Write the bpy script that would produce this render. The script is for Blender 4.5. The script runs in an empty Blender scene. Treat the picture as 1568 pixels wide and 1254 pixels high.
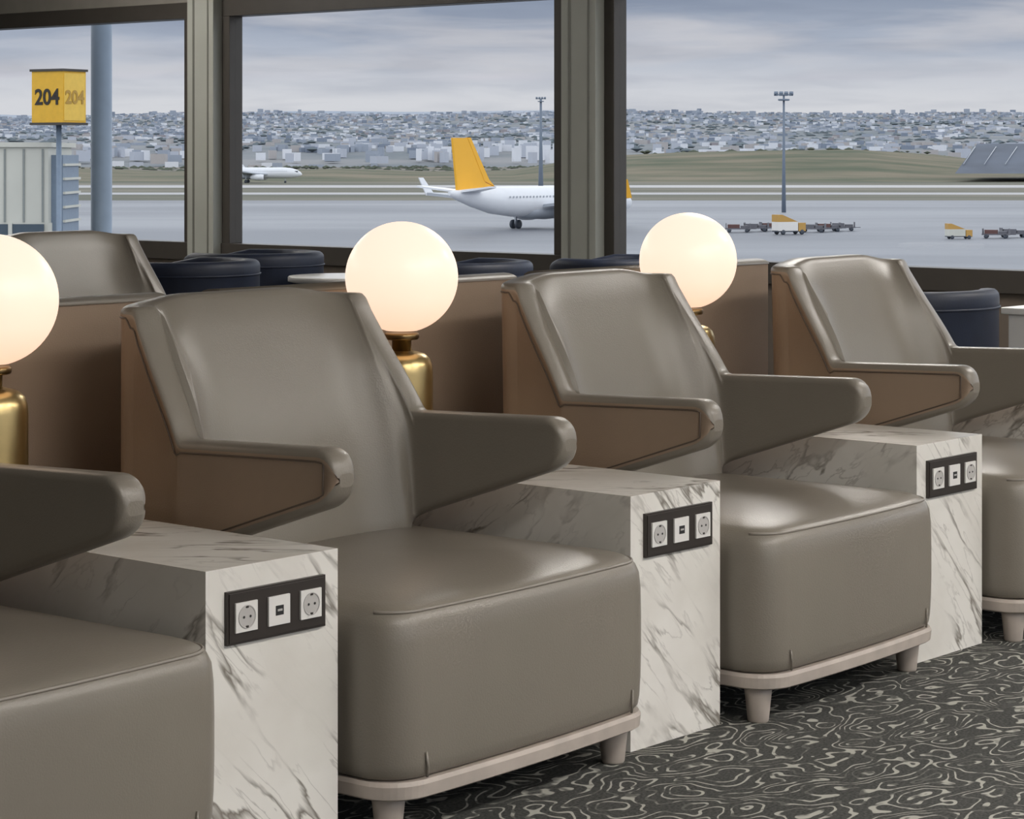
import bpy, math, random
from mathutils import Vector, Matrix
random.seed(7)
S=bpy.context.scene
S.view_settings.view_transform='Standard'
S.view_settings.look='None'

# ------------------------------------------------------------------ materials
def nt(name):
    m=bpy.data.materials.new(name); m.use_nodes=True
    n=m.node_tree; b=n.nodes['Principled BSDF']
    return m,n,b
def add(n,t,**k):
    x=n.nodes.new(t)
    for a,v in k.items(): setattr(x,a,v)
    return x
def ramp(n,stops,interp='LINEAR'):
    r=n.nodes.new('ShaderNodeValToRGB'); cr=r.color_ramp; cr.interpolation=interp
    while len(cr.elements)<len(stops): cr.elements.new(0.5)
    for e,(p,c) in zip(cr.elements,stops):
        e.position=p; e.color=(*c,1) if len(c)==3 else c
    return r
def simple(name,col,rough=.5,metal=0,var=.06,scale=8,bump=0,bscale=200,coat=0):
    m,n,b=nt(name)
    tc=add(n,'ShaderNodeTexCoord')
    no=add(n,'ShaderNodeTexNoise'); no.inputs['Scale'].default_value=scale; no.inputs['Detail'].default_value=4
    n.links.new(tc.outputs['Object'],no.inputs['Vector'])
    lo=tuple(max(0,c*(1-var)) for c in col); hi=tuple(c*(1+var) for c in col)
    r=ramp(n,[(.3,lo),(.7,hi)])
    n.links.new(no.outputs['Fac'],r.inputs['Fac']); n.links.new(r.outputs['Color'],b.inputs['Base Color'])
    b.inputs['Roughness'].default_value=rough; b.inputs['Metallic'].default_value=metal
    if coat: b.inputs['Coat Weight'].default_value=coat
    if bump:
        n2=add(n,'ShaderNodeTexNoise'); n2.inputs['Scale'].default_value=bscale; n2.inputs['Detail'].default_value=3
        n.links.new(tc.outputs['Object'],n2.inputs['Vector'])
        bp=add(n,'ShaderNodeBump'); bp.inputs['Strength'].default_value=bump; bp.inputs['Distance'].default_value=.002
        n.links.new(n2.outputs['Fac'],bp.inputs['Height']); n.links.new(bp.outputs['Normal'],b.inputs['Normal'])
    return m
M={}
M['leather']=simple('taupe_leather',(.222,.196,.162),.33,0,.05,3,.25,260)
M['tan']=simple('tan_leather',(.31,.230,.168),.45,0,.06,5,.3,300)
M['piping']=simple('dark_piping',(.11,.08,.06),.4)
M['seatpipe']=simple('seat_piping',(.27,.24,.205),.33)
M['wood']=simple('washed_wood',(.46,.40,.35),.45,0,.10,14)
M['brass']=simple('brushed_brass',(.62,.47,.22),.32,1,.06,20)
M['brassdark']=simple('dark_brass',(.22,.15,.07),.35,1)
M['navy']=simple('navy_fabric',(.010,.016,.036),.55,0,.2,12,.2,200)
M['black']=simple('black_plastic',(.035,.028,.024),.4)
M['white']=simple('white_plastic',(.78,.76,.73),.35,0,.02)
M['socket']=simple('socket_well',(.50,.48,.46),.45,0,.02)
M['dark']=simple('dark_hole',(.02,.02,.02),.6)
M['frame']=simple('bronze_frame',(.055,.048,.041),.45,.2)
M['pil']=simple('anodised_mullion',(.35,.355,.315),.4,.15,.05,3)
M['pil2']=simple('mullion_groove',(.16,.16,.14),.45,.25)
M['head']=simple('header_panel',(.20,.185,.16),.6)
M['wallp']=simple('wall_paint',(.42,.37,.31),.8)
M['walld']=simple('darkened_unseen_wall',(.16,.125,.095),.6)  # unseen wall, kept dark so it bounces less light onto the table sides
M['lowwall']=simple('low_wall_panel',(.12,.095,.075),.5)
M['ceil']=simple('ceiling_paint',(.7,.68,.64),.85)
M['steel']=simple('painted_steel',(.20,.26,.34),.5)
M['mast']=simple('mast_steel',(.16,.20,.26),.6)
M['yellow']=simple('sign_yellow',(.74,.42,.025),.5)
M['yellow2']=simple('sign_yellow_panel',(.80,.52,.08),.5)
M['ink']=simple('sign_ink',(.02,.015,.01),.6)
M['ink2']=simple('sign_ink_pale',(.45,.27,.05),.6)  # paler number colour for the side face
M['cream']=simple('jetway_cladding',(.58,.58,.52),.6,0,.05,1)
M['creamd']=simple('jetway_joint',(.25,.27,.26),.6)
M['glassd']=simple('jetway_glass',(.06,.09,.12),.15)
M['plane']=simple('aircraft_white',(.78,.80,.84),.35,0,.02,1)
M['orange']=simple('aircraft_orange',(.90,.46,.03),.4,0,.02,1)
M['orange2']=simple('truck_orange',(.50,.29,.07),.5,0,.02,1)
M['planed']=simple('aircraft_dark',(.05,.06,.08),.4)
M['pblue']=simple('aircraft_blue',(.18,.28,.48),.4)
M['pgrey']=simple('aircraft_grey',(.40,.43,.48),.4)
M['redc']=simple('cart_red',(.12,.055,.05),.6)
M['grey']=simple('vehicle_grey',(.13,.13,.15),.6)
M['slate']=simple('slate_roof',(.085,.105,.145),.7,0,.2,.05)
for i,c in enumerate([(.70,.72,.77),(.47,.50,.57),(.33,.37,.44),(.43,.41,.41),(.22,.26,.33),(.31,.29,.31)]):
    M['city%d'%i]=simple('building_%s'%['white','pale','grey','sand','slate','brick'][i],c,.9,0,.03,.01)  # distance haze mixed into these facade colours
M['tree']=simple('distant_trees',(.12,.15,.17),.95,0,.2,.01)  # lightened blue-grey, distance haze put into the foliage colour
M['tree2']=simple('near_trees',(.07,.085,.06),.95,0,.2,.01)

def mat_globe():
    m,n,b=nt('opal_glass_lit')
    b.inputs['Base Color'].default_value=(.20,.175,.15,1); b.inputs['Roughness'].default_value=.35
    tc=add(n,'ShaderNodeTexCoord'); sp=add(n,'ShaderNodeSeparateXYZ'); n.links.new(tc.outputs['Object'],sp.inputs[0])
    mr=add(n,'ShaderNodeMapRange'); mr.inputs['From Min'].default_value=.31; mr.inputs['From Max'].default_value=.59
    n.links.new(sp.outputs['Z'],mr.inputs['Value'])
    r=ramp(n,[(0,(.93,.62,.42)),(.3,(.97,.74,.56)),(.6,(1,.80,.63)),(1,(.97,.80,.65))])
    n.links.new(mr.outputs['Result'],r.inputs['Fac']); n.links.new(r.outputs['Color'],b.inputs['Emission Color'])
    b.inputs['Emission Strength'].default_value=1.08
    return m
M['globe']=mat_globe()
def mat_marble():
    m,n,b=nt('calacatta_marble')
    tc=add(n,'ShaderNodeTexCoord'); oi=add(n,'ShaderNodeObjectInfo')
    sh=add(n,'ShaderNodeVectorMath',operation='ADD'); n.links.new(tc.outputs['Object'],sh.inputs[0])
    off=add(n,'ShaderNodeVectorMath',operation='SCALE'); n.links.new(oi.outputs['Location'],off.inputs[0]); off.inputs['Scale'].default_value=1.7
    n.links.new(off.outputs[0],sh.inputs[1])
    mp=add(n,'ShaderNodeMapping'); n.links.new(sh.outputs[0],mp.inputs['Vector'])
    mp.inputs['Rotation'].default_value=(math.radians(38),math.radians(-40),0)
    mp2=add(n,'ShaderNodeMapping'); mp2.inputs['Scale'].default_value=(1.3,2.4,9.5)
    n.links.new(mp.outputs['Vector'],mp2.inputs['Vector'])
    def veins(scale,wid,dist):
        a=add(n,'ShaderNodeTexNoise'); a.inputs['Scale'].default_value=scale; a.inputs['Detail'].default_value=5; a.inputs['Distortion'].default_value=dist
        n.links.new(mp2.outputs['Vector'],a.inputs['Vector'])
        v=ramp(n,[(.0,(0,0,0)),(.5-wid,(0,0,0)),(.50,(1,1,1)),(.5+wid*.5,(0,0,0))])
        n.links.new(a.outputs['Fac'],v.inputs['Fac']); return v
    v1=veins(1.0,.032,.15); v2=veins(2.2,.024,.3)
    c=add(n,'ShaderNodeTexNoise'); c.inputs['Scale'].default_value=5; c.inputs['Detail'].default_value=3
    n.links.new(sh.outputs[0],c.inputs['Vector'])
    k=ramp(n,[(.42,(.04,.04,.04)),(.60,(1,1,1))]); n.links.new(c.outputs['Fac'],k.inputs['Fac'])
    h=add(n,'ShaderNodeMath',operation='MULTIPLY'); n.links.new(v2.outputs['Color'],h.inputs[0]); h.inputs[1].default_value=.45
    mxm=add(n,'ShaderNodeMath',operation='MAXIMUM'); n.links.new(v1.outputs['Color'],mxm.inputs[0]); n.links.new(h.outputs[0],mxm.inputs[1])
    mu=add(n,'ShaderNodeMath',operation='MULTIPLY'); n.links.new(mxm.outputs[0],mu.inputs[0]); n.links.new(k.outputs['Color'],mu.inputs[1])
    base=ramp(n,[(.3,(.72,.69,.635)),(.6,(.81,.785,.735))]); n.links.new(c.outputs['Fac'],base.inputs['Fac'])
    mx=add(n,'ShaderNodeMix',data_type='RGBA'); n.links.new(mu.outputs[0],mx.inputs['Factor'])
    n.links.new(base.outputs['Color'],mx.inputs['A']); mx.inputs['B'].default_value=(.24,.215,.185,1)
    n.links.new(mx.outputs['Result'],b.inputs['Base Color']); b.inputs['Roughness'].default_value=.25
    return m
M['marble']=mat_marble()
def mat_carpet():
    m,n,b=nt('patterned_carpet')
    tc=add(n,'ShaderNodeTexCoord'); mp=add(n,'ShaderNodeMapping'); mp.inputs['Scale'].default_value=(1,1.7,1)
    mp.inputs['Rotation'].default_value=(0,0,math.radians(28))
    n.links.new(tc.outputs['Object'],mp.inputs['Vector'])
    a=add(n,'ShaderNodeTexNoise'); a.inputs['Scale'].default_value=4.0; a.inputs['Detail'].default_value=1.7; a.inputs['Distortion'].default_value=.15
    n.links.new(mp.outputs['Vector'],a.inputs['Vector'])
    m1=add(n,'ShaderNodeMath',operation='MULTIPLY'); m1.inputs[1].default_value=100; n.links.new(a.outputs['Fac'],m1.inputs[0])
    m2=add(n,'ShaderNodeMath',operation='SINE'); n.links.new(m1.outputs[0],m2.inputs[0])
    r=ramp(n,[(.72,(0,0,0)),(.84,(1,1,1))]); n.links.new(m2.outputs[0],r.inputs['Fac'])
    c=add(n,'ShaderNodeTexNoise'); c.inputs['Scale'].default_value=16; c.inputs['Detail'].default_value=2
    n.links.new(tc.outputs['Object'],c.inputs['Vector'])
    k=ramp(n,[(.43,(.15,.15,.15)),(.50,(1,1,1))]); n.links.new(c.outputs['Fac'],k.inputs['Fac'])
    mu=add(n,'ShaderNodeMath',operation='MULTIPLY'); n.links.new(r.outputs['Color'],mu.inputs[0]); n.links.new(k.outputs['Color'],mu.inputs[1])
    f=add(n,'ShaderNodeTexNoise'); f.inputs['Scale'].default_value=150; n.links.new(tc.outputs['Object'],f.inputs['Vector'])
    bs=ramp(n,[(.35,(.022,.023,.021)),(.65,(.070,.070,.063))]); n.links.new(f.outputs['Fac'],bs.inputs['Fac'])
    mx=add(n,'ShaderNodeMix',data_type='RGBA'); n.links.new(mu.outputs[0],mx.inputs['Factor'])
    n.links.new(bs.outputs['Color'],mx.inputs['A']); mx.inputs['B'].default_value=(.42,.41,.365,1)
    n.links.new(mx.outputs['Result'],b.inputs['Base Color']); b.inputs['Roughness'].default_value=.95
    return m
M['carpet']=mat_carpet()
def mat_ground(name,c1,c2,scale,sx=1,sy=1,rough=.9,rot=-49.5):
    m,n,b=nt(name)
    tc=add(n,'ShaderNodeTexCoord'); r0=add(n,'ShaderNodeMapping'); r0.vector_type='TEXTURE'; r0.inputs['Rotation'].default_value=(0,0,math.radians(rot))
    n.links.new(tc.outputs['Object'],r0.inputs['Vector'])
    mp=add(n,'ShaderNodeMapping'); mp.inputs['Scale'].default_value=(sx,sy,1); n.links.new(r0.outputs['Vector'],mp.inputs['Vector'])
    a=add(n,'ShaderNodeTexNoise'); a.inputs['Scale'].default_value=scale; a.inputs['Detail'].default_value=8; a.inputs['Roughness'].default_value=.6
    n.links.new(mp.outputs['Vector'],a.inputs['Vector'])
    r=ramp(n,[(.38,c1),(.62,c2)]); n.links.new(a.outputs['Fac'],r.inputs['Fac'])
    n.links.new(r.outputs['Color'],b.inputs['Base Color']); b.inputs['Roughness'].default_value=rough
    return m
M['apron']=mat_ground('apron_concrete',(.16,.172,.20),(.25,.262,.29),.02,.35,1,.6)
M['grass']=mat_ground('airfield_grass',(.09,.095,.065),(.18,.165,.125),.02,.3,1)
M['runway']=mat_ground('runway_concrete',(.36,.36,.38),(.50,.49,.49),.01,.3,1)
M['bank']=mat_ground('grass_embankment',(.055,.072,.032),(.185,.155,.10),.035,.35,1)
M['hill']=mat_ground('hazed_hillside',(.12,.15,.175),(.25,.255,.265),.006,.7,1)  # blue-grey tone paints in the distance haze
M['hillfar']=mat_ground('hazed_far_hills',(.27,.32,.40),(.33,.37,.44),.001,.7,1)  # paler and bluer, stronger haze painted into the ridge colour
M['scrub']=mat_ground('scrubland',(.075,.08,.065),(.22,.19,.155),.015,.25,1)
def mat_glass():
    m=bpy.data.materials.new('window_glass'); m.use_nodes=True; n=m.node_tree; n.nodes.clear()
    o=add(n,'ShaderNodeOutputMaterial'); t=add(n,'ShaderNodeBsdfTransparent'); g=add(n,'ShaderNodeBsdfGlossy')
    t.inputs['Color'].default_value=(.97,.975,.97,1); g.inputs['Roughness'].default_value=.02
    mx=add(n,'ShaderNodeMixShader'); mx.inputs[0].default_value=.035
    n.links.new(t.outputs[0],mx.inputs[1]); n.links.new(g.outputs[0],mx.inputs[2]); n.links.new(mx.outputs[0],o.inputs[0])
    return m
M['glass']=mat_glass()
def mat_emit(name,col,st):
    m,n,b=nt(name); b.inputs['Base Color'].default_value=(.8,.8,.8,1)
    b.inputs['Emission Color'].default_value=(*col,1); b.inputs['Emission Strength'].default_value=st; return m
M['panel']=mat_emit('fill_emitter',(1,.955,.90),20)  # glow of the added ceiling fill panels

# ------------------------------------------------------------------ mesh builder
class MB:
    def __init__(s): s.v=[];s.f=[];s.m=[];s.sm=[];s.mats=[]
    def mi(s,k):
        if k not in s.mats: s.mats.append(k)
        return s.mats.index(k)
    def face(s,idx,k,smooth=False): s.f.append(tuple(idx)); s.m.append(s.mi(k)); s.sm.append(smooth)
    def box(s,x0,x1,y0,y1,z0,z1,k,T=None):
        b=len(s.v)
        for p in [(x0,y0,z0),(x1,y0,z0),(x1,y1,z0),(x0,y1,z0),(x0,y0,z1),(x1,y0,z1),(x1,y1,z1),(x0,y1,z1)]:
            s.v.append(tuple(T@Vector(p)) if T else p)
        for q in [(0,3,2,1),(4,5,6,7),(0,1,5,4),(1,2,6,5),(2,3,7,6),(3,0,4,7)]: s.face([b+i for i in q],k)
    def octa(s,x,y,z,r,h,k):
        b=len(s.v); s.v+= [(x,y,z+h),(x+r,y,z+h*.4),(x,y+r,z+h*.4),(x-r,y,z+h*.4),(x,y-r,z+h*.4),(x,y,z-h*.3)]
        for i in range(4):
            j=(i+1)%4; s.face([b,b+1+i,b+1+j],k); s.face([b+5,b+1+j,b+1+i],k)
    def loft(s,rings,k,cap0=True,cap1=True,smooth=True,closed=True,mats=None):
        b=len(s.v); n=len(rings[0])
        for r in rings:
            for p in r: s.v.append(tuple(p))
        for i in range(len(rings)-1):
            for j in range(n if closed else n-1):
                jj=(j+1)%n
                s.face([b+i*n+j,b+i*n+jj,b+(i+1)*n+jj,b+(i+1)*n+j],mats[j] if mats else k,smooth)
        if cap0: s.face([b+j for j in range(n)][::-1],k,False)
        if cap1: s.face([b+(len(rings)-1)*n+j for j in range(n)],k,False)
    def lathe(s,prof,k,cx=0,cy=0,n=32,smooth=True,T=None):
        rings=[]
        for r,z in prof:
            ring=[]
            for i in range(n):
                a=2*math.pi*i/n; p=Vector((cx+r*math.cos(a),cy+r*math.sin(a),z)); ring.append(T@p if T else p)
            rings.append(ring)
        s.loft(rings,k,smooth=smooth)
    def tube(s,pts,r,k,n=6,closed=False):
        pts=[Vector(p) for p in pts]; rings=[]
        N=len(pts)
        for i,p in enumerate(pts):
            if closed: d=(pts[(i+1)%N]-pts[(i-1)%N])
            else: d=pts[min(i+1,N-1)]-pts[max(i-1,0)]
            d.normalize(); up=Vector((0,0,1)) if abs(d.z)<.9 else Vector((1,0,0))
            a=d.cross(up).normalized(); c=d.cross(a)
            rings.append([p+r*(math.cos(2*math.pi*j/n)*a+math.sin(2*math.pi*j/n)*c) for j in range(n)])
        if closed: rings.append(rings[0])
        s.loft(rings,k,cap0=not closed,cap1=not closed)
    def prism(s,poly,thick,k,axis='z',T=None):
        t=Vector(thick); a=[Vector(p) for p in poly]; b=[p+t for p in a]
        if T: a=[T@p for p in a]; b=[T@p for p in b]
        s.loft([a,b],k,smooth=False)
    def obj(s,name,loc=(0,0,0),rotz=0,bevel=0,seg=2):
        me=bpy.data.meshes.new(name); me.from_pydata(s.v,[],s.f); 
        for k in s.mats: me.materials.append(M[k])
        me.polygons.foreach_set('material_index',s.m); me.polygons.foreach_set('use_smooth',s.sm)
        me.update()
        import bmesh
        bm=bmesh.new(); bm.from_mesh(me); bmesh.ops.recalc_face_normals(bm,faces=bm.faces); bm.to_mesh(me); bm.free()
        o=bpy.data.objects.new(name,me); S.collection.objects.link(o); o.location=loc; o.rotation_euler=(0,0,rotz)
        if bevel:
            bv=o.modifiers.new('bevel','BEVEL'); bv.width=bevel; bv.segments=seg; bv.limit_method='ANGLE'; bv.angle_limit=math.radians(50)
        return o
def inst(o,name,loc,rotz=0):
    c=bpy.data.objects.new(name,o.data); S.collection.objects.link(c); c.location=loc; c.rotation_euler=(0,0,rotz)
    return c
def sstep(x): x=max(0,min(1,x)); return x*x*(3-2*x)

# ------------------------------------------------------------------ lounge armchair
def shell(mb,cols,inner='leather',outer='tan',seamw=.024,rows=9,rc=.016,hollow=.26):
    rings=[];seamT=[];seamB=[]
    for c in cols:
        t=c['t']; h=c['h']; b=c['b']; r=min(t*.46,(h-b)*.40,rc); ring=[]
        tf=c.get('tf',0)
        def P(off,z,lean=0,fill=0):
            x=c['x']+c['nx']*off; y=c['y']+c['ny']*off-lean
            if fill and c.get('in'):
                x+= (c['in'][0]-(c['x']-c['nx']*t/2))*fill; y+=(c['in'][1]-(c['y']-c['ny']*t/2))*fill
            u=max(0,z-.70)/.30
            if tf: x*=1-.085*u; y+=.034*u*c['lf']
            return Vector((x,y,z))
        z0,z1=b+r,h-r
        for i in range(rows+1):
            f=i/rows; z=z0+(z1-z0)*f
            ln=c['lean']*(1.0-z)*hollow + c['lean']*.010*math.sin(math.pi*f)
            ring.append(P(-t/2,z,ln,fill=1-sstep((z-(h-.16))/.16)*.75))
        for i in range(1,8):
            a=math.pi*i/8; off=-(t/2-r)-r*math.cos(a) if a<math.pi/2 else (t/2-r)-r*math.cos(a)
            if i==4: off=0
            fl=.25*max(0,min(1,.5-off/t))
            ring.append(P(off,z1+r*math.sin(a),0,fill=fl))
        sw=min(seamw,(h-b)*.3); ins=.002
        ring.append(P(t/2,z1)); zt=h-sw; zb=b+sw
        ring.append(P(t/2,max(zt,(z0+z1)/2)))
        ring.append(P(t/2-ins,max(zt-.004,(z0+z1)/2)))
        ring.append(P(t/2-ins,min(zb+.004,(z0+z1)/2)))
        ring.append(P(t/2,min(zb,(z0+z1)/2)))
        ring.append(P(t/2,z0))
        for i in range(1,8):
            a=math.pi*i/8; off=(t/2-r)+r*math.cos(a) if a<math.pi/2 else -(t/2-r)+r*math.cos(a)
            if i==4: off=0
            g=max(0,min(1,(.5-off/t)))
            ring.append(P(off,z0-r*math.sin(a),c['lean']*(1-z0)*hollow*g,fill=g))
        rings.append(ring)
        seamT.append(P(t/2-.0005,zt)); seamB.append(P(t/2-.0005,zb))
    n=len(rings[0]); mats=[inner]*n
    i0=rows+1+7
    for j in range(i0,i0+5): mats[j]=outer
    mb.loft(rings,inner,mats=mats)
    return seamT,seamB

def build_chair(name):
    mb=MB()
    ys=[.076,.0775,.080,.084,.090,.098,.108,.118,.130,.142,.16,.18,.20,.24,.28,.33,.38,.42,.45,.475,.490,.505,.512,.518,.524,.53,.536,.545,.56,.575,.59,.605,.62,.635,.644,.650,.656]
    W=.362; y0=.660; rx=.085; ry=.052
    pts=[(-W,y) for y in ys]
    NA=12
    for i in range(1,NA+1):
        a=math.pi/2*i/NA
        pts.append((-(W-rx)-rx*math.cos(a), y0+ry*math.sin(a)))
    half=pts[:]; 
    for x in [-.25,-.22,-.19,-.16,-.13,-.10,-.05]: half.append((x,y0+ry))
    full=half+[(0,y0+ry)]+[(-x,y) for x,y in half[::-1]]
    YI,XI=.47,-.13
    i0=next(i for i,p in enumerate(half) if p[1]>=YI); i1=next(i for i,p in enumerate(half) if p[0]>=XI-1e-6)
    cum=[0]
    for i in range(1,len(half)): cum.append(cum[-1]+math.hypot(half[i][0]-half[i-1][0],half[i][1]-half[i-1][1]))
    inner_t={}
    t0=.066
    cxI,cyI=XI,half[i0][1]; rxI=(W-t0/2)+XI; ryI=(y0+ry-t0/2)-cyI
    ex=2.5
    for i in range(i0,i1+1):
        s=(cum[i]-cum[i0])/(cum[i1]-cum[i0]); a=s*math.pi/2
        inner_t[i]=(cxI-rxI*math.cos(a)**(2/ex) if math.cos(a)>1e-6 else cxI, cyI+ryI*max(0,math.sin(a))**(2/ex))
    YE,YT=.515,.650
    def topz(y):
        lo=.722+(.515-y)*.03 if y<YE else .722
        f=(y-YE)/(YT-YE)
        hi=.722+.262*f
        k=.010
        z=max(lo,hi) if abs(hi-lo)>k*2 else (lo+hi)/2+((hi-lo)**2)/(8*k)+k/2
        lim=.987
        if z>lim-.02: z=min(lim,(z+lim)/2) if z<lim+.02 else lim
        return z
    cols=[]; NF=len(full)
    for i,(x,y) in enumerate(full):
        a=full[max(i-1,0)]; c=full[min(i+1,len(full)-1)]
        dx,dy=c[0]-a[0],c[1]-a[1]; L=math.hypot(dx,dy); dx/=L;dy/=L
        nx,ny=-dy,dx
        t=t0
        hs=topz(y)
        if abs(x)<W-.003: hs=.987
        hs+=.018*sstep((W-abs(x))/.20) if abs(x)<W else 0
        b=.605-.335*(y-.15)
        b=max(b,.40)
        if abs(x)<W-.01: b=.40+ (b-.40)*max(0,1-(W-abs(x))/.08)
        if y<.130:
            e=max(0,1-((.130-y)/.0545)**2.2)**(1/2.2); zc=.672
            hs=zc+(hs-zc)*max(e,.25); b=zc+(b-zc)*max(e,.25)
        if y<.098:
            e=math.sqrt(max(0,1-((.098-y)/.023)**2)); t=t*(.45+.55*e)
        w=sstep((y-.44)/.27)
        d=dict(x=x,y=y,nx=nx,ny=ny,h=hs,b=b,t=t,lean=w,tf=1,lf=sstep((y-.50)/.10))
        k=i if i<len(half) else NF-1-i
        if k in inner_t:
            ix,iy=inner_t[k]; d['in']=(ix if i<len(half) else -ix, iy)
        cols.append(d)
    sT,sB=shell(mb,cols)
    n=len(cols)
    for side in (0,1):
        if side==0: ids=[i for i in range(n) if cols[i]['x']<-.3 and cols[i]['y']>.106 and i<n//2]
        else: ids=[i for i in range(n) if cols[i]['x']>.3 and cols[i]['y']>.106 and i>n//2][::-1]
        top=[]
        for i in ids:
            p=sT[i].copy(); y=cols[i]['y']
            if .505<y<.657: p.z-= .020*sstep((y-.505)/.02)
            top.append(p)
        loop=top[::-1]+[sB[i] for i in ids]
        mb.tube(loop,.0024,'piping',5)
    # ---- seat cushion
    hw=.428
    def outline(ins,n=9):
        p=[]; X=hw-ins; yb=.60-ins*.5; yf=-.100+ins; R=max(.02,.080-ins*.4)
        def bow(x): return -.016*(1-(x/hw)**2)
        for i in range(n+1):
            a=math.pi+math.pi/2*i/n; x=-X+R+R*math.cos(a); p.append((x,yf+R+R*math.sin(a)+bow(x)*min(1,i/n*1.0)))
        for i in range(1,12): x=-X+R+(2*X-2*R)*i/12; p.append((x,yf+bow(x)))
        for i in range(n+1):
            a=-math.pi/2+math.pi/2*i/n; x=X-R+R*math.cos(a); p.append((x,yf+R+R*math.sin(a)+bow(x)*min(1,1-i/n)))
        for yy in (.15,.3,.45): p.append((X,yy))
        p+= [(X,yb),(0,yb),(-X,yb)]
        for yy in (.45,.3,.15): p.append((-X,yy))
        return p
    rings=[]
    for z,ins in [(.118,.024),(.121,.012),(.130,.005),(.15,.002),(.19,0),(.25,-.001),(.32,-.001),(.38,0),(.412,.003),(.430,.010),(.4365,.0165),(.440,.0195),(.446,.030),(.451,.044)]:
        o=outline(ins); rings.append([Vector((x,y,z)) for x,y in o])
    last=outline(.044); cx,cy=0,.25
    for s,dz in [(.85,.009),(.65,.016),(.4,.021),(.15,.023)]:
        rings.append([Vector((cx+(x-cx)*s,cy+(y-cy)*s,.451+dz)) for x,y in last])
    mb.loft(rings,'leather')
    pl=outline(.016)[2:-8]; mb.tube([(x,y,.4375) for x,y in pl],.0034,'seatpipe',6)
    rr=[]
    for z,ins in [(.082,.010),(.086,.004),(.110,.002),(.118,.006)]:
        rr.append([Vector((x*.994,y-.004,z)) for x,y in outline(ins-.001)])
    mb.loft(rr,'wood',smooth=False)
    for sx in (-1,1):
        for yy in (-.035,.50):
            mb.lathe([(.023,0),(.025,.004),(.031,.06),(.034,.084)],'wood',sx*.365,yy,20)
    for sx in (-1,1):
        mb.tube([(sx*.334,-.106,.122),(sx*.334,-.1085,.14),(sx*.337,-.106,.17)],.003,'leather',6)
    return mb.obj(name,bevel=0)

ROT=math.radians(2.0)
cc=[-1.245-.445, -.4565, .768, 1.972]
chair0=build_chair('lounge_armchair')
chair0.location=(cc[1],.0,0); chair0.rotation_euler=(0,0,ROT)
for x,s in ((cc[0],1),(cc[2],.955),(cc[3],.955)): inst(chair0,'lounge_armchair',(x,0,0),ROT).scale=(s,1,1)
inst(chair0,'lounge_armchair',(cc[1]+2.44,3.66,0),ROT)
inst(chair0,'lounge_armchair',(cc[1]+2.44-1.23,3.66,0),ROT)

# ------------------------------------------------------------------ marble tables
def build_table(w):
    mb=MB()
    mb.box(0,w,0,.985,0.0,.56,'marble')
    px0,px1,pz0,pz1=.045,.045+.25,.420,.517
    mb.box(px0,px1,-.008,.002,pz0,pz1,'black')
    mb.box(px0+.004,px1-.004,-.010,-.007,pz0+.004,pz1-.004,'black')
    for i in range(3):
        cx=px0+.043+.082*i; cz=(pz0+pz1)/2
        s=.027
        mb.box(cx-s,cx+s,-.014,-.009,cz-s,cz+s,'white')
        if i!=1:
            T=Matrix.Translation((cx,-.014,cz))@Matrix.Rotation(math.radians(90),4,'X')
            mb.lathe([(.0215,0),(.0215,.0015),(.0195,.0016),(.0190,.0004)],'socket',n=24,smooth=False,T=T)
            for dx in (-.008,.008):
                T2=Matrix.Translation((cx+dx,-.0146,cz))@Matrix.Rotation(math.radians(90),4,'X')
                mb.lathe([(.0026,0),(.0026,.0008)],'dark',n=10,T=T2)
            for dz in (-.018,.018): mb.box(cx-.003,cx+.003,-.016,-.014,cz+dz-.002,cz+dz+.002,'black')
        else:
            mb.box(cx-.010,cx+.010,-.0148,-.0135,cz-.009,cz+.009,'dark')
            mb.box(cx-.006,cx+.006,-.0155,-.0145,cz-.0015,cz+.0025,'socket')
    return mb
tx=[-2.49,-1.245,0,1.204,2.41]
for x in tx:
    build_table(.336).obj('marble_side_table',(x,0,0),bevel=.0018)

# ------------------------------------------------------------------ lamps
def build_lamp():
    mb=MB()
    mb.lathe([(.070,0),(.076,.003),(.077,.01),(.077,.215),(.075,.232),(.069,.247),(.058,.257),(.044,.262),(.036,.264),(.030,.266)],'brass',n=48)
    mb.lathe([(.024,.262),(.024,.292),(.040,.294),(.043,.298),(.043,.306),(.040,.310)],'brassdark',n=36)
    R=.139; zc=.447; prof=[]
    for i in range(33):
        a=-math.pi/2+.28+(math.pi-.28)*i/32; prof.append((max(R*math.cos(a),.0005),zc+R*math.sin(a)*.985))
    mb.lathe(prof,'globe',n=56)
    return mb
lamp0=None
for x,y in ((-1.087,.83),(.155,.83),(1.365,.845)):
    if lamp0 is None: lamp0=build_lamp().obj('globe_table_lamp',(x,y,.56))
    else: inst(lamp0,'globe_table_lamp',(x,y,.56))

# ------------------------------------------------------------------ upholstered screens behind the tables
def build_screen(L):
    mb=MB(); mb.box(0,L,1.0,1.09,0,.972,'tan')
    prof=[]
    for i in range(9):
        a=math.pi*i/8; prof.append((1.045-.048*math.cos(a), .972+.016*math.sin(a)))
    mb.loft([[Vector((x,y,z)) for y,z in prof] for x in (-.003,L+.003)],'leather',closed=True)
    return mb
for x in tx[:-1]: build_screen(1.06).obj('upholstered_screen',(x-.27,0,0))

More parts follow.
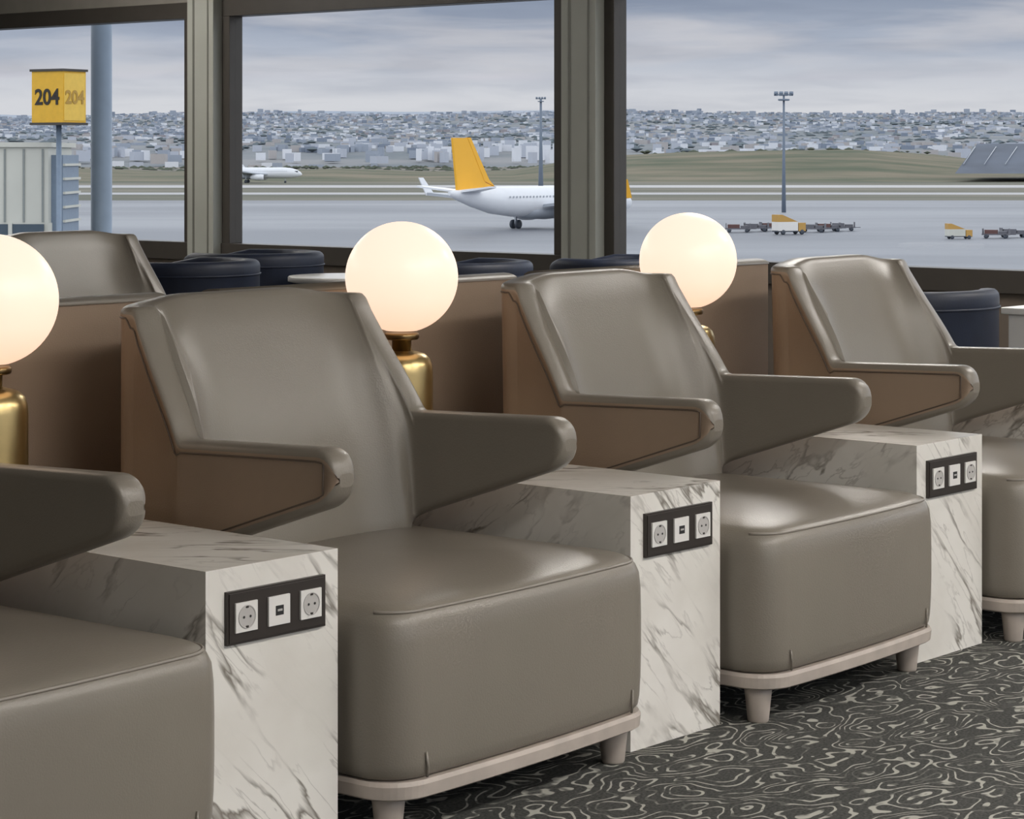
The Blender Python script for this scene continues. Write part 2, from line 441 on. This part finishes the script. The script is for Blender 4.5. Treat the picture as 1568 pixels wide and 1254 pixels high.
# ------------------------------------------------------------------ navy tub chairs
def build_tub():
    mb=MB(); cols=[]; N=44; R=.315
    for i in range(N+1):
        a=math.radians(120+300*i/N)
        x,y=R*math.cos(a),R*math.sin(a)
        e=min(1,min(i,N-i)/4.0)
        cols.append(dict(x=x,y=y,nx=math.cos(a),ny=math.sin(a),h=.80+.03*e,b=.16,t=.085*(.5+.5*math.sqrt(e)),lean=0))
    shell(mb,cols,'navy','navy',.07,rc=.03,hollow=0)
    mb.tube([((R+.0425)*math.cos(math.radians(120+300*i/N)),(R+.0425)*math.sin(math.radians(120+300*i/N)),.765) for i in range(1,N)],.005,'navy',6)
    mb.lathe([(.24,.18),(.27,.20),(.272,.42),(.25,.455),(.10,.468),(.01,.47)],'navy',n=36)
    for a in (45,135,225,315):
        x,y=.24*math.cos(math.radians(a)),.24*math.sin(math.radians(a)); mb.lathe([(.014,0),(.022,.2)],'frame',x,y,12)
    return mb
tub=build_tub().obj('navy_tub_chair',(3.36,1.36,0),math.radians(-90))
def ext(lat,dep):
    return (-4.14+.7609*dep+.6489*lat, -3.19+.6489*dep-.7609*lat)
for lat,dep,r in ((-1.52,11.0,.0),(-1.30,11.95,.3),(-.26,10.9,-.2),(.52,11.3,.2)):
    x,y=ext(lat,dep); inst(tub,'navy_tub_chair',(x,y,0),r)
mb=MB(); mb.lathe([(.20,0),(.20,.012),(.03,.03),(.028,.70)],'frame',n=32)
mb.lathe([(.26,.70),(.28,.705),(.28,.725),(.275,.73)],'white',n=48)
x,y=ext(-.80,11.5); mb.obj('round_cafe_table',(x,y,0))
mb=MB(); mb.box(-.45,.45,-.3,.3,.06,.72,'white'); mb.box(-.42,.42,-.27,.27,0,.06,'frame'); mb.box(-.47,.47,-.32,.32,.72,.745,'white')
x,y=ext(2.36,9.0); mb.obj('white_box',(x,y,0),math.radians(0),bevel=.004)  # plain white box on a dark base, with a top slab

# ------------------------------------------------------------------ room shell
WX=6.86; X0=-9; Y0=-9; Y1=20; CZ=3.0
mb=MB(); mb.box(X0,WX+.3,Y0,Y1,-.3,0,'carpet'); mb.obj('floor')
mb=MB(); mb.box(X0,WX+.3,Y0,Y1,CZ,CZ+.3,'ceil'); mb.obj('ceiling')
mb=MB()
mb.box(WX,WX+.25,Y0,Y1,0,.60,'lowwall'); mb.box(WX,WX+.25,Y0,Y1,2.36,CZ,'head')
mb.obj('wall_right')
mb=MB(); 
mb.box(WX-.03,WX+.12,Y0,Y1,.60,.72,'frame'); mb.box(WX-.02,WX+.12,Y0,Y1,2.25,2.36,'frame')
for k in range(-4,5):
    yc=5.597+3.28*k
    if not Y0<yc<Y1: continue
    mb.box(WX-.02,WX+.10,yc+.13,yc+.25,.72,2.25,'frame')
    mb.box(WX-.02,WX+.10,yc-.205,yc-.13,.72,2.25,'frame')
    mb.box(WX-.10,WX+.12,yc-.13,yc+.13,0,CZ,'pil')
    mb.box(WX-.104,WX-.099,yc+.055,yc+.075,0,CZ,'pil2')
    mb.box(WX-.104,WX-.099,yc-.085,yc-.070,0,CZ,'pil2')
mb.obj('trim_1',bevel=.006,seg=1)
for i,k in enumerate(range(-4,4)):
    yc=5.597+3.28*k
    mb=MB(); mb.box(WX+.03,WX+.036,max(yc+.25,Y0),min(yc+3.28-.205,Y1),.72,2.25,'glass'); mb.obj('window_%d'%(i+1))
mb=MB(); mb.box(X0-.25,X0,Y0,Y1,0,CZ,'walld'); mb.obj('wall_left')
mb=MB(); mb.box(X0,WX,Y1,Y1+.25,0,CZ,'wallp'); mb.obj('wall_back')
mb=MB(); mb.box(X0,WX+.25,Y0-.25,Y0,0,.3,'wallp'); mb.box(X0,WX+.25,Y0-.25,Y0,2.7,CZ,'wallp')
n=6; step=(WX-X0)/n
for i in range(n+1): mb.box(X0+i*step-.1,X0+i*step+.1,Y0-.25,Y0,.3,2.7,'wallp')
mb.obj('wall_front')
mb=MB(); mb.box(X0,WX,Y0-.13,Y0-.124,.3,2.7,'glass'); mb.obj('window_10')
for i,(x,y) in enumerate([(-1.6,-2.9),(1.0,-2.9),(3.6,-2.9),(1.0,-5.6),(-1.6,-5.6),(4.8,2.6),(-2.2,9),(2,9),(5,9),(5,-.2)]):
    mb=MB(); mb.box(-.95,.95,-.35,.35,-.035,-.0,'frame'); mb.box(-.9,.9,-.3,.3,-.042,-.035,'panel')
    mb.obj('added_ceiling_fill',(x,y,CZ))  # fill panels added out of view to brighten the interior

# ------------------------------------------------------------------ exterior
GZ=-8.2
mb=MB(); mb.lathe([(.083,0),(.083,12.5)],'steel',n=20); x,y=ext(-3.235,18.8); mb.obj('steel_column',(x,y,GZ))
AX=math.radians(-49.54)
lats=[-5000+125*i for i in range(81)]
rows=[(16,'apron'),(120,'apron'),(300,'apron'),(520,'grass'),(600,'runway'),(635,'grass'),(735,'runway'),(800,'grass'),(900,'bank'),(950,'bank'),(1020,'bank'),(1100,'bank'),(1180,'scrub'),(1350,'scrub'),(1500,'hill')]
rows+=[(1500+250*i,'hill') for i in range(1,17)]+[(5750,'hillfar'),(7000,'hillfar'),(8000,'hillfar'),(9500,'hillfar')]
def tz(lat,d):
    px=lat/d
    if d<=900: return GZ
    if d<=1500:
        k=sstep((px+.0)/.06)*(1-.75*sstep((px-.17)/.03)); top=GZ+3+9.5*k+.8*math.sin(px*60)
        u=sstep((d-900)/220); dn=sstep((d-1200)/300)
        return GZ+(top-GZ)*u*(1-dn)+dn*3
    if d>5600: 
        f=sstep((d-5700)/2300)
        return 70+f*(78+9*math.sin(px*19+2)+5*math.sin(px*47))*(1 if d<9000 else .5)
    f=(d-1500)/4000
    wob=1+.06*math.sin(px*14+1)+.04*math.sin(px*37)
    return GZ+8+ (97*wob)*f**.9 + 5*math.sin(lat/260+d/500)*min(1,f*3)
mb=MB(); vid={}
for i,(d,m) in enumerate(rows):
    for j,l in enumerate(lats):
        lat=l*(d/5500*1.0+.12); x,y=ext(lat,d); vid[i,j]=len(mb.v); mb.v.append((x,y,tz(lat,d)))
for i in range(len(rows)-1):
    for j in range(len(lats)-1):
        mb.face([vid[i,j],vid[i,j+1],vid[i+1,j+1],vid[i+1,j]],rows[i][1],i>8)
g=mb.obj('airfield_ground')
mb=MB()
R=random.Random(3)
def bld(lat,d,w,dp,h,k):
    x,y=ext(lat,d); z=tz(lat,d)-3
    T=Matrix.Translation((x,y,z))@Matrix.Rotation(AX+R.uniform(-.6,.6),4,'Z')
    mb.box(-w/2,w/2,-dp/2,dp/2,0,h+3,k,T)
def clus(lat,d): return math.sin(lat/60+d/190)+math.sin(lat/27-d/90)+.9*math.sin(d/60+lat/140)
for i in range(20000):
    d=1650+3900*R.random()**.75; lat=d*R.uniform(-.34,.34)
    if clus(lat,d)<.05 and R.random()<.85: continue
    w=R.uniform(2.5,7)
    if R.random()<.06: w*=1.9
    far=d>3300
    k=R.choices(['city0','city1','city2','city3','city4','city5'],[8 if far else 20,22,34 if far else 22,10,18,6])[0]  # far blocks lean to grey, haze by colour choice
    bld(lat,d,w,R.uniform(4,8),R.uniform(1.5,3.4)*(1+.4*(d>3500)),k)
for i in range(60):
    d=R.uniform(1500,1800); lat=d*R.uniform(-.04,.02); bld(lat,d,R.uniform(3,7),6,R.uniform(3,6.5),R.choice(['city0','city0','city1']))
for i in range(150):
    d=R.uniform(1450,1900); lat=d*R.uniform(-.24,-.02); bld(lat,d,R.uniform(2,9),8,R.uniform(1.5,4),R.choice(['city0','city1','city3','city2']))
for i in range(120):
    d=R.uniform(1450,1900); lat=d*R.uniform(.02,.24); bld(lat,d,R.uniform(2,10),8,R.uniform(1.5,4),R.choice(['city0','city1','city3','city2']))
for i in range(130):
    d=R.uniform(4900,5500); lat=d*R.uniform(-.3,.3); bld(lat,d,R.uniform(5,12),12,R.uniform(6,12),R.choice(['city2','city4','city2']))
cb=mb.obj('distant_city_buildings')
mb=MB()
for i in range(8000):
    d=1600+3900*R.random()**.8; lat=d*R.uniform(-.34,.34)
    if clus(lat,d)>.2 and R.random()<.8: continue
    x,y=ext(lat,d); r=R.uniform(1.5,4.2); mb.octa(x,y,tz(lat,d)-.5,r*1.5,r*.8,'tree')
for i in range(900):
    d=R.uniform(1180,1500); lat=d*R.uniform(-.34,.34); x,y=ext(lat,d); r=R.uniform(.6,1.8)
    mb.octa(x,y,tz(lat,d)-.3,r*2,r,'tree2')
o=mb.obj('distant_trees'); o.parent=g; cb.parent=g
mb=MB()
def ep(px,d,z): 
    x,y=ext((px-784)/3654*d,d); return Vector((x,y,z))
mb.loft([[ep(1462,900,-5),ep(1496,960,6.6),ep(1500,960,-5)],[ep(1700,900,-5),ep(1700,960,6.6),ep(1700,960,-5)]],'slate',smooth=False)
for i in range(7): 
    a=ep(1475+i*32,915,-1.5); b=ep(1493+i*32,952,5.3); mb.tube([a,b],.18,'pgrey',4)
mb.obj('slate_roofed_shed')

def build_plane(tail,eng,L=37.6):
    mb=MB(); rings=[]
    prof=[(0,.25,4.9),(1.2,.6,4.7),(4,1.15,4.35),(8,1.75,3.95),(12,1.98,3.72),(16,1.98,3.7),(24,1.98,3.7),(31,1.98,3.7),(34,1.8,3.6),(36,1.3,3.4),(37,.8,3.25),(37.5,.35,3.15),(37.6,.05,3.12)]
    for x,r,z in prof: rings.append([Vector((x,r*math.cos(2*math.pi*j/28),z+r*math.sin(2*math.pi*j/28))) for j in range(28)])
    mb.loft(rings,'plane')
    mb.loft([[Vector((x,r*1.3*math.cos(2*math.pi*j/20),2.4+r*.75*math.sin(2*math.pi*j/20))) for j in range(20)] for x,r in ((13,.3),(15,1.3),(19,1.5),(22,1.3),(24,.3))],'pgrey')
    def fin(pts,t,k): mb.prism([(x,-t,z) for x,z in pts],(0,2*t,0),k)
    fin([(8.8,5.6),(6.8,6.2),(3.3,11.9),(.5,11.9),(1.4,5.3)],.16,tail)
    fin([(8.6,5.7),(6.6,6.4),(3.3,11.95),(3.9,11.95),(7.5,6.6)],.2,tail)
    for s in (-1,1):
        mb.prism([(5.2,s*.6,5.0),(1.9,s*6.1,5.6),(.6,s*6.1,5.6),(1.6,s*.6,5.0)],(0,0,.22),'plane')
        mb.prism([(25.5,s*1.7,2.9),(20.5,s*7,3.4),(15.8,s*16.6,4.3),(14.3,s*16.6,4.3),(16.6,s*6.2,3.4),(16.3,s*1.7,2.9)],(0,0,.38),'pgrey')
        mb.prism([(15.9,s*16.6,4.3),(14.2,s*17.2,6.7),(13.3,s*17.2,6.7),(14.2,s*16.6,4.3)],(0,s*.15,0),'plane' if s>0 else eng)
        T=Matrix.Translation((20,s*5.75,2.1))@Matrix.Rotation(math.radians(90),4,'Y')
        mb.lathe([(.5,-.6),(.8,0),(1.08,1.4),(1.12,3),(1.0,4.2),(.85,4.3)],'plane',n=24,T=T)
        mb.lathe([(.8,4.25),(.8,4.34)],'planed',n=24,T=T)
        mb.box(20,23,s*5.75-.15,s*5.75+.15,2.9,3.5,'pgrey')
        for dy in (-.45,.45):
            T=Matrix.Translation((17.6,s*3.8+dy,.6))@Matrix.Rotation(math.radians(90),4,'X'); mb.lathe([(.35,-.2),(.6,-.15),(.6,.15),(.35,.2)],'planed',n=20,T=T)
        mb.box(17.45,17.75,s*3.8-.12,s*3.8+.12,.6,3.2,'pgrey')
        T=Matrix.Translation((31.5,s*.3,.4))@Matrix.Rotation(math.radians(90),4,'X'); mb.lathe([(.2,-.1),(.4,-.1),(.4,.1),(.2,.1)],'planed',n=16,T=T)
        for i in range(34):
            x=9.5+i*.68; mb.box(x,x+.22,s*1.96-.03,s*1.96+.03,4.2,4.45,'pgrey')
        mb.box(35.0,36.2,s*1.0-.3,s*1.0+.35,3.95,4.4,'planed')
    mb.box(31.4,31.6,-.1,.1,.5,2,'pgrey')
    return mb
x,y=ext(-7.9,300); build_plane('orange','orange').obj('parked_airliner',(x,y,GZ),math.radians(.5))
x,y=ext(-77-37,868); build_plane('pblue','pblue').obj('taxiing_airliner',(x,y,GZ),AX)

def mast(name,lat,dep,H,r):
    mb=MB(); mb.lathe([(r*1.6,0),(r,H*.5),(r*.7,H)],'mast',n=12)
    w=1.3
    mb.box(-w,w,-.25,.25,H-.1,H+.1,'mast'); mb.lathe([(.9,H-1.0),(1.0,H-.9),(1.0,H-.7)],'mast',n=16)
    for i in range(4):
        xx=-w+i*w/1.5; T=Matrix.Translation((xx,0,H+.1))@Matrix.Rotation(math.radians(-35),4,'X'); mb.box(-.33,.33,-.2,.45,0,.45,'mast',T)
    x,y=ext(lat,dep); mb.obj(name,(x,y,GZ),AX)
mast('floodlight_mast',(1200-784)/3654*408,408,20.1,.24)
mast('floodlight_mast',(828-784)/3654*760,760,28,.5)

def truck(body,box,sc=.68):
    mb=MB()
    mb.box(-3,1.2,-1.1,1.1,.7,2.3,box); mb.box(1.35,2.9,-1.1,1.1,.6,2.1,body); mb.box(1.7,2.95,-1.0,1.0,1.4,2.0,'glassd'); mb.box(-3,2.9,-1,1,.5,.75,'planed')
    mb.prism([(-3,-1.1,2.3),(1.2,-1.1,2.3),(-2.2,-1.1,3.6),(-3,-1.1,3.6)],(0,2.2,0),body)
    for xx in (-2,2.1):
        for s in (-1,1):
            T=Matrix.Translation((xx,s*1.0,.45))@Matrix.Rotation(math.radians(90),4,'X'); mb.lathe([(.2,-.15),(.45,-.13),(.45,.13),(.2,.15)],'planed',n=14,T=T)
    mb.v=[(a*sc,b*sc,c*sc) for a,b,c in mb.v]
    return mb
def cart(k):
    mb=MB(); mb.box(-1.6,1.6,-.8,.8,.4,.55,'grey'); mb.box(1.6,2.3,-.05,.05,.42,.5,'grey')
    for sx in (-1.55,1.45):
        mb.box(sx,sx+.1,-.75,.75,.55,1.15,'grey')
    mb.box(-1.3,.2,-.6,.6,.55,1.0,k); mb.box(.3,1.3,-.5,.6,.55,.85,'grey')
    for xx in (-1.1,1.1):
        for s in (-1,1):
            T=Matrix.Translation((xx,s*.7,.25))@Matrix.Rotation(math.radians(90),4,'X'); mb.lathe([(.1,-.1),(.25,-.1),(.25,.1),(.1,.1)],'planed',n=12,T=T)
    return mb
def put(mb,name,px,dep,rot=0):
    x,y=ext((px-784)/3654*dep,dep); mb.obj(name,(x,y,GZ),AX+rot)
put(truck('orange2','white'),'service_truck',1208,292,.5)
put(truck('orange2','cream',.5),'service_truck',1468,276,.2)
for i,px in enumerate((1130,1158,1182,1245,1268,1290,1525,1552)):
    put(cart(['redc','grey'][i%2]),'baggage_cart',px,300+(i%3)*3-(22 if px>1400 else 0),random.uniform(-.3,.3))

# gate sign
mb=MB(); mb.box(-.52,.52,-.42,.42,0,1.28,'yellow'); mb.box(-.56,.56,-.46,.46,1.28,1.34,'frame'); mb.box(-.56,.56,-.46,.46,-.06,0,'frame')
mb.box(.52,.53,-.38,.38,.05,1.23,'yellow2')
mb.lathe([(.07,-10.4),(.07,-.06)],'steel',n=12)
x,y=ext((90-784)/3654*60,60); sg=mb.obj('gate_sign',(x,y,2.16),AX-math.radians(32))
def text(s,size,loc,rot,k,parent):
    cu=bpy.data.curves.new(s,'FONT'); cu.body=s; cu.size=size; cu.align_x='CENTER'; cu.align_y='CENTER'; cu.extrude=.006; cu.offset=.012
    o=bpy.data.objects.new('number_'+k,cu); S.collection.objects.link(o); o.data.materials.append(M[k]); o.location=loc; o.rotation_euler=rot; o.parent=parent
text('204',.55,(0,-.43,.62),(math.pi/2,0,0),'ink',sg)
text('204',.46,(.54,0,.62),(math.pi/2,0,math.pi/2),'ink2',sg)
mb=MB(); 
mb.box(-16,0,-1.6,1.6,-1.5,1.5,'cream'); 
for i in range(34): mb.box(-16+i*.48,-15.95+i*.48,-1.63,-1.6,-.4,1.45,'creamd')
mb.box(-16.1,.1,-1.7,1.7,1.5,1.62,'cream'); mb.box(-16,-.1,-1.64,-1.6,-1.0,-.45,'glassd')
for i in range(17): mb.box(-16+i,-15.9+i,-1.67,-1.6,-1.05,-.42,'cream')
mb.box(.0,.3,-1.2,1.0,-1.5,1.3,'steel')
for i in range(8): mb.box(.3,.36,-1.2,1.0,-1.5+i*.36,-1.44+i*.36,'cream')
for xx in (-14,-2): mb.box(xx-.4,xx+.4,-.4,.4,-9.4,-1.5,'steel')
x,y=ext((92-784)/3654*62,62); mb.obj('jet_bridge',(x,y,.05),AX)

# ------------------------------------------------------------------ world
w=bpy.data.worlds.new('overcast'); S.world=w; w.use_nodes=True; n=w.node_tree; bg=n.nodes['Background']
tc=add(n,'ShaderNodeTexCoord'); sp=add(n,'ShaderNodeSeparateXYZ'); n.links.new(tc.outputs['Generated'],sp.inputs[0])
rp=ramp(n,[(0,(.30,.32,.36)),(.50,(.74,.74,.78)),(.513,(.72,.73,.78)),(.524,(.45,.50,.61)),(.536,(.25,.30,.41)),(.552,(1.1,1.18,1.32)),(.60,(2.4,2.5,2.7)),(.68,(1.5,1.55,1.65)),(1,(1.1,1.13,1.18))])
ma=add(n,'ShaderNodeMath',operation='MULTIPLY_ADD'); ma.inputs[1].default_value=.5; ma.inputs[2].default_value=.5
n.links.new(sp.outputs['Z'],ma.inputs[0]); n.links.new(ma.outputs[0],rp.inputs['Fac'])
def cloud(sxy,sz,lo,hi,off):
    mp=add(n,'ShaderNodeMapping'); mp.inputs['Scale'].default_value=(sxy,sxy,sz); mp.inputs['Location'].default_value=(off,off*.7,off*.3); n.links.new(tc.outputs['Generated'],mp.inputs['Vector'])
    no=add(n,'ShaderNodeTexNoise'); no.inputs['Scale'].default_value=1; no.inputs['Detail'].default_value=5; no.inputs['Roughness'].default_value=.5; no.inputs['Distortion'].default_value=.3; n.links.new(mp.outputs['Vector'],no.inputs['Vector'])
    cr=ramp(n,[(lo,(0,0,0)),(hi,(1,1,1))]); n.links.new(no.outputs['Fac'],cr.inputs['Fac']); return cr
c1=cloud(10,80,.40,.62,1.3); c2=cloud(14,110,.43,.66,5.1)
mf=add(n,'ShaderNodeMath',operation='MULTIPLY'); mf.inputs[1].default_value=.75; n.links.new(c1.outputs['Color'],mf.inputs[0])
mx=add(n,'ShaderNodeMix',data_type='RGBA'); mx.blend_type='LIGHTEN'; n.links.new(mf.outputs[0],mx.inputs['Factor']); n.links.new(rp.outputs['Color'],mx.inputs['A']); mx.inputs['B'].default_value=(.66,.655,.70,1)
m2=add(n,'ShaderNodeMath',operation='MULTIPLY'); m2.inputs[1].default_value=.45; n.links.new(c2.outputs['Color'],m2.inputs[0])
mx2=add(n,'ShaderNodeMix',data_type='RGBA'); mx2.blend_type='MULTIPLY'; n.links.new(m2.outputs[0],mx2.inputs['Factor']); n.links.new(mx.outputs['Result'],mx2.inputs['A']); mx2.inputs['B'].default_value=(.64,.67,.73,1)
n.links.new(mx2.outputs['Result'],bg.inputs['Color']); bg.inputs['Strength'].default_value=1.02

# ------------------------------------------------------------------ camera
cam=bpy.data.cameras.new('camera'); co=bpy.data.objects.new('camera',cam); S.collection.objects.link(co)
co.location=(-4.14,-3.19,1.303); co.rotation_euler=(math.radians(90),0,AX)
cam.sensor_width=36; cam.lens=83.9; cam.shift_y=-.2468; cam.clip_end=20000; cam.clip_start=.05
S.camera=co
